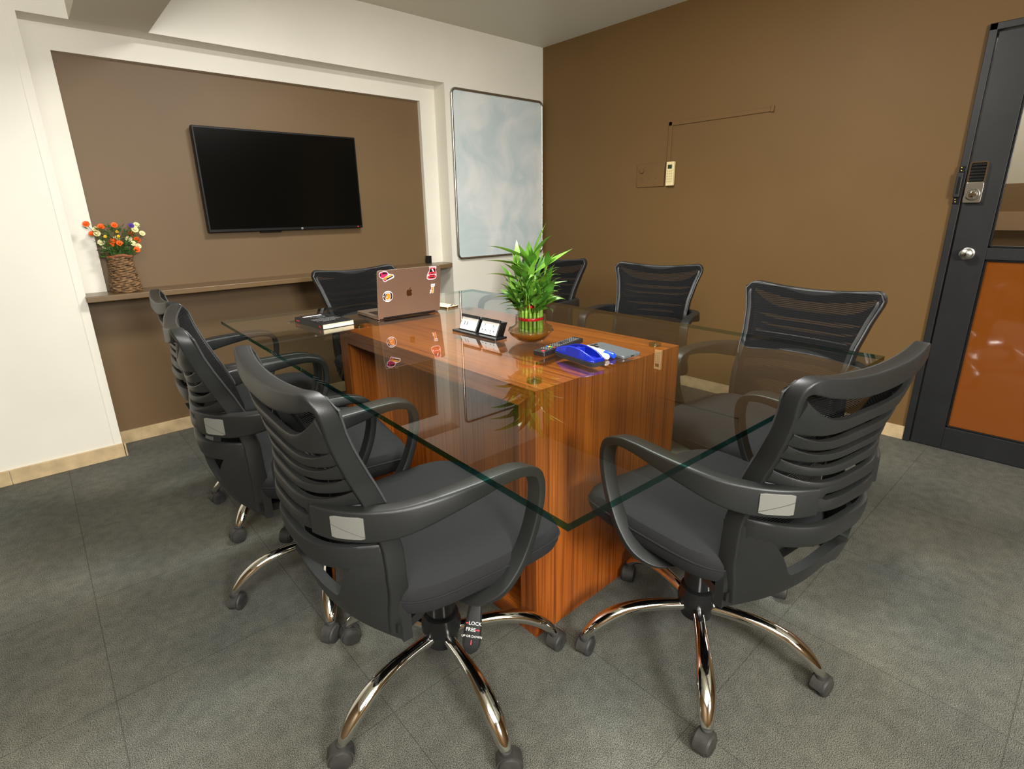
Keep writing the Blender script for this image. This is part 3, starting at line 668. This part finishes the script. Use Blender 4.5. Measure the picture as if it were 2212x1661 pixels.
def deck(h0=.0056, dh=.0003):
    st = {'n': 0}
    def ly(polys, m, name, parent, lvl=0, lab=None):
        mb = MB()
        for p in polys: mb.prism([(x/1000-LW/2, y/1000) for x, y in p], h0+lvl*dh-.0001, h0+lvl*dh+.0002, LM)
        o = obj(name, mb, m, parent, smooth=False)
        if lab: o['label'] = lab
        return o
    return ly
ly = deck()
SW = mat('sticker_white', (236, 232, 236), .35); SR = mat('sticker_red', (222, 44, 66), .35); SK = mat('sticker_black', (26, 22, 28), .35)
SO = mat('sticker_orange', (240, 140, 40), .35); SY = mat('sticker_yellow', (244, 196, 80), .35); SM = mat('sticker_magenta', (176, 36, 90), .35); SL = mat('apple_mark', (66, 40, 18), .3, .4)
def circ(cx, cy, r, n=28, a0=0, a1=360): return [(cx+r*math.cos(R(a0+(a1-a0)*i/n)), cy+r*math.sin(R(a0+(a1-a0)*i/n))) for i in range(n if a1-a0 == 360 else n+1)]
def arcband(cx, cy, r0, r1, a0, a1, n=10): return circ(cx, cy, r1, n, a0, a1)+list(reversed(circ(cx, cy, r0, n, a0, a1)))
# three-quarter muscle car
s1 = ly([[(7, 175), (12, 184), (28, 187), (41, 185), (48, 176), (68, 171), (72, 164), (70, 158), (40, 148), (34, 144), (27, 147), (22, 158), (12, 163)]], SW, 'car_sticker', lo, 0, 'sticker of an orange and magenta muscle car')
ly([[(9, 175), (14, 182), (28, 185), (40, 183), (46, 175), (40, 168), (24, 160), (13, 165)], [(24, 158), (28, 149), (35, 147), (38, 152), (34, 158)]], SM, 'car_body', s1, 1)
ly([[(26, 160), (44, 168), (58, 172), (66, 169), (58, 165), (38, 158), (32, 153)], [(30, 151), (34, 156), (32, 158), (28, 154)]], SO, 'car_flames', s1, 2)
ly([[(20, 176), (24, 183), (38, 182), (42, 176)], [(36, 157), (66, 167), (69, 164), (40, 152)], [(10, 174), (14, 179), (17, 173), (13, 169)]], SK, 'car_windows', s1, 2)
ly([[(36, 160), (48, 166), (60, 168), (52, 163)]], SY, 'car_highlight', s1, 3)
# front view racing car
s2 = ly([[(228, 189), (262, 189), (263, 181), (260, 176), (264, 158), (264, 145), (260, 138), (246, 135), (226, 136), (219, 141), (219, 152), (223, 162), (231, 174), (231, 181)]], SW, 'car_sticker', lo, 0, 'sticker of a red racing car seen from the front')
ly([[(233, 184), (258, 184), (259, 176), (262, 158), (262, 146), (258, 140), (244, 138), (228, 139), (221, 143), (222, 152), (226, 162), (232, 174)]], SR, 'car_body', s2, 1)
ly([[(233, 179), (240, 179), (246, 167), (229, 167)], [(246, 179), (257, 179), (259, 167), (252, 167)], [(236, 163), (252, 163), (250, 160), (238, 160)], [(234, 153), (242, 153), (242, 150), (234, 150)], [(246, 153), (254, 153), (254, 150), (246, 150)], [(228, 146), (256, 146), (252, 142), (231, 142)], [(229, 187), (261, 187), (261, 186), (229, 186)]], SK, 'car_windows', s2, 2)
ly([[(240, 179), (246, 179), (252, 167), (247, 167)], [(224, 156), (229, 158), (230, 152), (225, 151)], [(257, 158), (261, 157), (261, 151), (256, 152)], [(232, 157), (255, 157), (254, 155.5), (233, 155.5)]], SW, 'car_lights', s2, 3)
# round badge sticker
s3 = ly([circ(43, 87, 22, 36)], SW, 'round_sticker', lo, 0, 'round black and white sticker with an orange blob')
ly([arcband(43, 87, 14, 20, 130, 230), arcband(43, 87, 14, 20, -50, 50), circ(43, 87, 12.4, 24)], SK, 'ring', s3, 1)
ly([arcband(43, 87, 15.5, 18.5, a, a+7, 2) for a in list(range(56, 126, 12))+list(range(236, 306, 12))], SK, 'ring_ticks', s3, 1)
ly([[(33, 82), (36, 92), (40, 98), (46, 99), (51, 95), (53, 87), (52, 79), (46, 74), (38, 75)]], SO, 'orange_blob', s3, 2)
ly([[(35, 84), (41, 88), (40, 83)], [(22.5, 88), (25, 90), (27, 88), (25, 86)]], SW, 'highlight', s3, 3)
# small dog style sticker
s4 = ly([[(238, 116), (258, 117), (257, 106), (252, 105), (251, 84), (248, 77), (236, 76), (232, 80), (237, 86), (234, 91), (240, 94), (240, 105), (237, 108)]], SW, 'word_sticker', lo, 0, 'white sticker with the word DAWG over an orange shape')
ly([[(241, 104), (249, 105), (249, 84), (246, 79), (238, 80), (242, 88)]], SO, 'orange_shape', s4, 1)
ly([[(235, 79), (246, 79), (246, 77), (236, 77)], [(242, 95), (248, 96), (248, 94), (242, 93)]], SK, 'dark_marks', s4, 2)
q = text_mb('DAWG', .0066, LM @ Matrix.Translation((.2475-LW/2, .111, .0061)), .0001); obj('lettering', q, SK, s4)
# bitten fruit mark
ap = catmull([(0, 9), (5, 11), (10, 8.5), (11.5, 6.5), (8.6, 2), (9.2, -3), (12, -6), (9.5, -11), (5.5, -14.5), (0, -13), (-5.5, -14.5), (-10.5, -9), (-12, -1), (-10.5, 7), (-5.5, 10.8), (0, 9)], 4)[:-1]
ly([[(138+x*1.05, 93+y*1.05) for x, y in ap], [(138+x, 93+y) for x, y in ((0, 12), (1.2, 16), (4.5, 19), (7, 19.8), (6, 16), (3.2, 12.8))]], SL, 'lid_logo', lo, 0, 'dark bitten apple mark')

# notebook
t = put('notebook', -2.384, -1.188, 4, 'thick black hardback notebook with cream pages, left of the laptop', 'notebook')
nw, nd = .128, .225
obj('cover', MB().box((-nw/2, -nd/2, .0), (nw/2, nd/2, .002)).box((-nw/2, -nd/2, .0175), (nw/2, nd/2, .0195)).box((-nw/2-.001, -nd/2, 0), (-nw/2+.003, nd/2, .0195)), mat('notebook_black', (24, 24, 25), .4), t, bevel=.0008)
obj('pages', MB().box((-nw/2+.003, -nd/2+.002, .002), (nw/2-.002, nd/2-.002, .0175)), mat('page_cream', (238, 226, 190), .7), t, smooth=False)
obj('title_strip', MB().box((-.045, .075, .0196), (.03, .088, .0199)), SW, t)['label'] = 'white title strip'
lt = MB()
for k, (x0, x1) in enumerate(((-.03, .03), (-.015, .022), (-.05, .045), (-.05, .048), (-.046, .05), (-.03, .02))):
    yy = .05-k*.02 if k < 2 else .0-(k-2)*.018
    x = x0
    while x < x1: l_ = random.uniform(.003, .009); lt.box((x, yy, .0196), (min(x+l_, x1), yy+.0035, .0198)); x += l_+.002
obj('print_lines', lt, mat('print_grey', (150, 150, 150), .5), t)
obj('spine_mark', MB().box((-nw/2-.0014, -.1, .006), (-nw/2-.0009, -.088, .013)).box((-nw/2-.0014, .072, .006), (-nw/2-.0009, .1, .012)), mat('spine_red', (190, 40, 44), .5), t)['label'] = 'red marks on the spine'
obj('ribbon', MB().tube([(-nw/2+.01, nd/2-.002, .006), (-nw/2-.004, nd/2+.012, .003), (-nw/2-.022, nd/2+.018, .0015)], .0012, 5), M_BLACK, t)

def phone(name, x, y, deg, w_, l_, h_, m, mside, label, cams, camlen):
    t = put(name, x, y, deg, label, 'smartphone')
    obj('body', MB().prism(rrect(w_, l_, .009), .0004, h_-.0004), mside, t, bevel=.0015)
    obj('back_cover', MB().prism(rrect(w_-.002, l_-.002, .009), h_-.001, h_), m, t, bevel=.0003)
    cb = MB()
    for cx, cy, r_ in cams: cb.lathe([(r_, h_-.0003), (r_, h_+.0014), (0, h_+.0014)], 20, c=(cx, cy, 0))
    return t, cb
t, cb = phone('smartphone', -1.9605, -2.238, -7, .0745, .163, .0088, mat('phone_grey', (78, 84, 86), .45), mat('phone_grey_side', (110, 116, 118), .3, .4), 'slate grey smartphone lying behind the blue duster', [(-.02, .06, .009), (-.002, .064, .006), (-.02, .042, .006)], 0)
obj('camera_island', MB().prism(rrect(.044, .032, .013, cx=-.0125, cy=.058), .0086, .0098), mat('phone_grey', (98, 104, 106)), t, bevel=.0005)
for q in cb.v: pass
cb.v = [(x, y, z+.0004) for x, y, z in cb.v]; obj('camera_lens', cb, M_BLACK, t)
obj('port', MB().box((-.006, -.0822, .003), (.006, -.0812, .0058)), M_BLACK, t)
t, cb = phone('smartphone', -1.853, -1.206, 11, .074, .150, .008, mat('phone_gold_back', (226, 208, 180), .35), mat('phone_gold_side', (176, 146, 84), .15, 1), 'gold smartphone with three cameras lying beside the laptop', [(.024, -.062, .0055), (.024, -.046, .0055), (.010, -.054, .0055)], 0)
obj('camera_lens', cb, mat('lens_gold_black', (60, 48, 34), .2), t)

# television remote
t = put('television_remote', -2.045, -2.107, 9.6, 'long black television remote with coloured buttons lying between plant and duster', 'remote control')
obj('body', MB().prism(rrect(.215, .042, .007), .001, .016), mat('remote_black', (30, 30, 31), .35), t, bevel=.003)
def keys(lst, m, nm__, lab=None):
    mb = MB()
    for x, y, w_, h_ in lst: mb.box((x-w_/2, y-h_/2, .0155), (x+w_/2, y+h_/2, .0175))
    o = obj(nm__, mb, m, t, bevel=.0006)
    if lab: o['label'] = lab
L_ = [(-.075+.0115*i, -.012+.008*j, .0062, .0036) for i in range(15) for j in range(4) if i not in (2, 3) and not (i in (7, 8, 9) and j in (1, 2))]
for q in L_: keys([q], mat('key_grey', (112, 112, 111), .5), 'button')
for j, c_ in enumerate(((210, 40, 60), (60, 170, 80), (235, 200, 40), (60, 120, 210))): keys([(-.047, -.013+.0085*j, .007, .0065)], mat('key_%d' % j, c_, .4), 'colour_button', ('red', 'green', 'yellow', 'blue')[j]+' button')
keys([(-.098, -.010, .008, .008)], mat('key_0', (210, 40, 60)), 'power_button', 'pink red power button')
keys([(.03, 0, .03, .014)], mat('key_dark', (60, 60, 60), .4), 'navigation_pad')

# duster
t = put('whiteboard_duster', -2.098, -2.232, -8.1, 'blue plastic whiteboard duster with a black felt underside', 'duster')
M_BLUE = mat('duster_blue', (14, 36, 158), .32)
obj('felt', MB().prism(rrect(.052, .166, .012), .0005, .013), mat('felt_black', (34, 34, 34), .95, noise=.3, nscale=200), t, bevel=.001)
db = MB(); yy = [-.083+.166*i/32 for i in range(33)]
def dh(y): return .020+.021*max(0, 1-(y/.083)**2)
for s_ in (-1, 1):          # two side walls that arch over the marker well
    rings = []
    for i, y in enumerate(yy):
        k = 1-.35*(abs(y)/.083)**6; rib = .0014*(1 if (i % 2 and (abs(y) > .04)) else 0)
        xo = (.0255+rib)*k; xi = xo-.009
        pr = [(xo, .013), (xo-.003, dh(y)-.002), (xo-.005, dh(y)), (xi, dh(y)), (xi, .013)]
        rings.append([(s_*a, y, b) for a, b in (pr if s_ > 0 else reversed(pr))])
    db.rings(rings)
db.prism(rrect(.05, .164, .012), .013, .017)
for s_ in (-1, 1): db.box((-.017, s_*.083-.012*(s_ > 0), .013), (.017, s_*.083+.012*(s_ < 0), .022))
db.box((-.017, -.006, .017), (.017, -.002, .036)); db.box((-.006, -.01, .030), (.006, .008, .037))
obj('grip', db, M_BLUE, t, bevel=.0012)
# markers
def marker(x, y, deg, capm, label):
    t = tag(empty('marker_pen', (x, y, GT+.0085), R(deg)), label, 'marker')
    X = Matrix.Rotation(R(90), 4, 'X')
    obj('barrel', MB().lathe([(.006, -.062), (.008, -.058), (.008, .02), (.0082, .02), (.0, .02)], 20, M=X), mat('marker_white', (232, 226, 205), .35), t)
    obj('cap', MB().lathe([(.0, .019), (.0086, .0195), (.0086, .052), (.007, .057), (0, .058)], 20, M=X), capm, t)
marker(-2.010, -2.237, -10, mat('cap_blue', (20, 70, 200), .35), 'white marker with a blue cap beside the grey phone')
marker(-2.032, -2.232, -10, M_WHITE, 'white marker with a white cap against the blue duster')

# power outlet unit: local y along the table, faces -x
t = put('power_outlet', -2.095, -1.780, 1.5, 'pop-up power outlet with two tilted white socket panels beside the plant', 'power outlet')
obj('base_tray', MB().prism(rrect(.056, .228, .006), .0005, .008), M_BLACK, t, bevel=.002)
for yy0, kind in ((.056, 0), (-.050, 1)):
    wd = .092; y0, y1 = yy0-wd/2, yy0+wd/2
    F = MB().add([(-.006, y0, .008), (.028, y0, .008), (.046, y0, .050), (.015, y0, .052), (-.006, y1, .008), (.028, y1, .008), (.046, y1, .050), (.015, y1, .052)],
                 [(0, 1, 2, 3), (7, 6, 5, 4), (0, 3, 7, 4), (1, 5, 6, 2), (3, 2, 6, 7), (0, 4, 5, 1)])
    bx = obj('socket_box', F, M_BLACK, t, bevel=.0015)
    o0 = Vector((-.006, yy0, .008)); uv = Vector((.021, 0, .044)).normalized(); out_ = Vector((-.044, 0, .021)).normalized(); rtv = Vector((0, -1, 0))
    PM = Matrix(((rtv.x, uv.x, out_.x, o0.x), (rtv.y, uv.y, out_.y, o0.y), (rtv.z, uv.z, out_.z, o0.z), (0, 0, 0, 1)))
    obj('socket_plate', MB().prism(rrect(.084, .043, .001, cx=0, cy=.0245), 0, .0012, PM), M_WHITE, bx, smooth=False)
    obj('flap', MB().prism([(-.046, .046), (.046, .046), (.046, .056), (-.046, .056)], -.002, .006, PM), M_BLACK, bx, bevel=.001)
    hl = MB()
    if kind == 0:
        for u_, h_ in ((-.022, .014), (-.008, .014)): hl.prism([(u_-.0014, .018), (u_+.0014, .018), (u_+.0014, .018+h_), (u_-.0014, .018+h_)], .001, .0014, PM)
    else:
        for cx_ in (-.022, .018):
            for du in (-.008, .008): hl.prism([(cx_+du+a, .016+b) for a, b in circ(0, 0, .0022, 8)], .001, .0015, PM)
            hl.prism([(cx_-.001, .031), (cx_+.001, .031), (cx_+.001, .037), (cx_-.001, .037)], .001, .0014, PM)
            hl.prism([(cx_-.004, .028), (cx_-.0025, .028), (cx_-.0025, .031), (cx_-.004, .031)], .001, .0014, PM)
    obj('socket_holes', hl, M_BLACK, bx, smooth=False)

# glass bowl with bamboo
bx_, by_ = -2.032, -1.970
t = put('glass_bowl', bx_, by_, 0, 'clear squat glass bowl of amber water holding the bamboo', 'bowl')
GLB = glass('bowl_glass', (.93, .93, .89), 2.2)
prof = [(.0, .0015), (.03, .0015), (.046, .008), (.066, .024), (.0725, .036), (.068, .046), (.055, .054), (.0495, .058), (.0485, .085), (.0465, .085), (.0475, .058), (.053, .052), (.065, .045), (.0695, .036), (.063, .025), (.044, .0105), (.03, .005), (0, .005)]
obj('bowl', MB().lathe(prof, 48, cap=False), GLB, t)
mwt = mat('amber_water', (206, 132, 22), .06, spec=.3); mwt.node_tree.nodes['Principled BSDF'].inputs['Alpha'].default_value = .62
obj('water', MB().lathe([(0, .0055), (.03, .0055), (.0435, .011), (.0620, .0255), (.0675, .034), (0, .034)], 48), mwt, t)['label'] = 'amber tinted water'
gv = MB()
for k in range(46):
    a = random.uniform(0, 6.28); rr = .04*math.sqrt(random.random()); gv.lathe([(0, -.003), (.0035, -.001), (.0035, .001), (0, .003)], 6, c=(rr*math.cos(a), rr*math.sin(a), .0095))
obj('pebbles', gv, mat('amber_pebble', (196, 92, 24), .4, noise=.3, nscale=90), t)
t = tag(empty('lucky_bamboo', (bx_, by_, GT+.026)), 'bushy green lucky bamboo tied with red ribbon, standing in the glass bowl', 'plant')
M_CANE = mat('bamboo_cane', (112, 150, 46), .4, noise=.2, nscale=40); M_LEAF = mat('bamboo_leaf', (92, 138, 42), .38, noise=.28, nscale=22); M_LEAF2 = mat('bamboo_leaf_dark', (66, 114, 34), .38, noise=.25, nscale=22)
M_LEAF3 = mat('bamboo_leaf_pale', (104, 146, 52), .45, noise=.25, nscale=22); rb = random.Random(11); tops = []
for tier, (nn, rad, hgt) in enumerate(((16, .034, .075), (9, .017, .105), (1, .0, .125))):
    for k in range(nn):
        a = 2*math.pi*(k+.3*tier)/nn; x, y = rad*math.cos(a), rad*math.sin(a); hh = hgt+rb.uniform(-.006, .006)
        pr = []
        for z in (0, .02, .022, .024, .045, .047, .049, .07, .072, .074, .095, .097, .099, .2):
            if z < hh: pr.append((.0048+(.0007 if z in (.022, .047, .072, .097) else 0), z))
        pr.append((.0046, hh)); obj('bamboo_cane', MB().lathe(pr, 10, c=(x, y, 0)), M_CANE, t); tops.append((x, y, hh, a, tier))
obj('ribbon', MB().lathe([(.0395, .045), (.0402, .046), (.0402, .053), (.0395, .054)], 32, cap=False), mat('red_ribbon', (190, 20, 40), .25), t)
obj('ribbon', MB().lathe([(.0225, .083), (.023, .084), (.023, .091), (.0225, .092)], 32, cap=False).lathe([(0, -.006), (.007, -.004), (.008, 0), (.007, .004), (0, .006)], 8, c=(-.018, -.016, .088)), MATS['red_ribbon'], t)
def leaf(mb, base, d, L, wd, curl, roll_):
    d = d.normalized(); side = d.cross(Vector((0, 0, 1)))
    side = side.normalized() if side.length > .05 else Vector((1, 0, 0)); side = Matrix.Rotation(roll_, 3, d) @ side
    p = base.copy(); dd = d.copy(); n = 9; up_, mid, lo_ = [], [], []
    for i in range(n+1):
        s = i/n; w_ = wd*(math.sin(math.pi*min(1, s*1.02)**.75)**1.1 if s < 1 else 0)+.0008*(1-s)
        nv = side.cross(dd).normalized(); up_.append(p+side*w_+nv*w_*.25); mid.append(p.copy()); lo_.append(p-side*w_+nv*w_*.25)
        p = p+dd*(L/n); dd = (dd+Vector((0, 0, -1))*curl*(s**1.2)/n*3).normalized()
    vs = up_+mid+lo_; k = n+1; fs = []
    for i in range(n): fs += [(i, i+1, k+i+1, k+i), (k+i, k+i+1, 2*k+i+1, 2*k+i)]
    mb.add(vs, fs)
leaves, extra = [], MB()
for (x, y, hh, a, tier) in tops:
    for sh in range(1):
        out = Vector((math.cos(a), math.sin(a), 0)); lean_ = (.34, .22, .1)[tier]+rb.uniform(-.12, .12)
        sd_ = (out*lean_+Vector((rb.uniform(-.15, .15), rb.uniform(-.15, .15), 1))).normalized(); L0 = rb.uniform(.035, .10) if tier == 0 else rb.uniform(.06, .15)
        b0 = Vector((x, y, hh-.004)); tip = b0+sd_*L0
        st = MB().tube([b0, b0.lerp(tip, .5)+out*.002, tip], [.0026, .0022, .0015], 7); obj('shoot', st, M_CANE, t)
        for j in range(6 if tier < 2 else 8):
            f_ = .05+.95*j/6; pa = a+rb.uniform(-1.7, 1.7); elev = rb.uniform(.25, 1.4) if j < 4 else rb.uniform(1.0, 3.0)
            d = Vector((math.cos(pa), math.sin(pa), elev)); Lf = rb.uniform(.05, .09)*(1.15 if tier else 1)
            mb = MB(); leaf(mb, b0.lerp(tip, min(1, f_)), d, Lf, rb.uniform(.007, .0125), rb.uniform(.15, 1.3), rb.uniform(-.6, .6)); leaves.append(mb)
rb.shuffle(leaves)
for mb in leaves[:87]: obj('leaf', mb, rb.choice([M_LEAF, M_LEAF, M_LEAF3, M_LEAF2]), t)
for mb in leaves[87:]: extra.add(mb.v, mb.f)
tag(obj('inner_foliage', extra, M_LEAF2, t), kind='stuff')
# the long arching leaves that stand out of the crown
cr = Vector((rt.x, rt.y, 0)).normalized()   # horizontal direction across the table, left to right
for (h0, lat, ele, L, wd, curl) in ((.235, -1, .45, .13, .008, .4), (.21, -1, .25, .135, .0075, .3), (.16, -1, .40, .135, .008, .55), (.10, -1, .35, .12, .0085, .8), (.095, -.9, .15, .10, .008, .7), (.235, .45, 1.2, .115, .0135, .02), (.19, .9, .6, .14, .0125, .05),
                                  (.135, .9, .35, .11, .0075, .25), (.10, .9, .3, .095, .008, .7), (.17, -.8, .6, .095, .010, .1), (.215, -.5, 1.0, .075, .010, .1), (.22, -.1, 1.3, .07, .012, .05), (.13, .8, .8, .09, .009, .2)):
    base = cr*(lat*.012)+Vector((0, 0, h0)); mb = MB(); leaf(mb, base, cr*lat+Vector((0, 0, ele))+Vector((-.1, -.15, 0)), L, wd, curl, .5)
    obj('leaf', mb, M_LEAF, t)
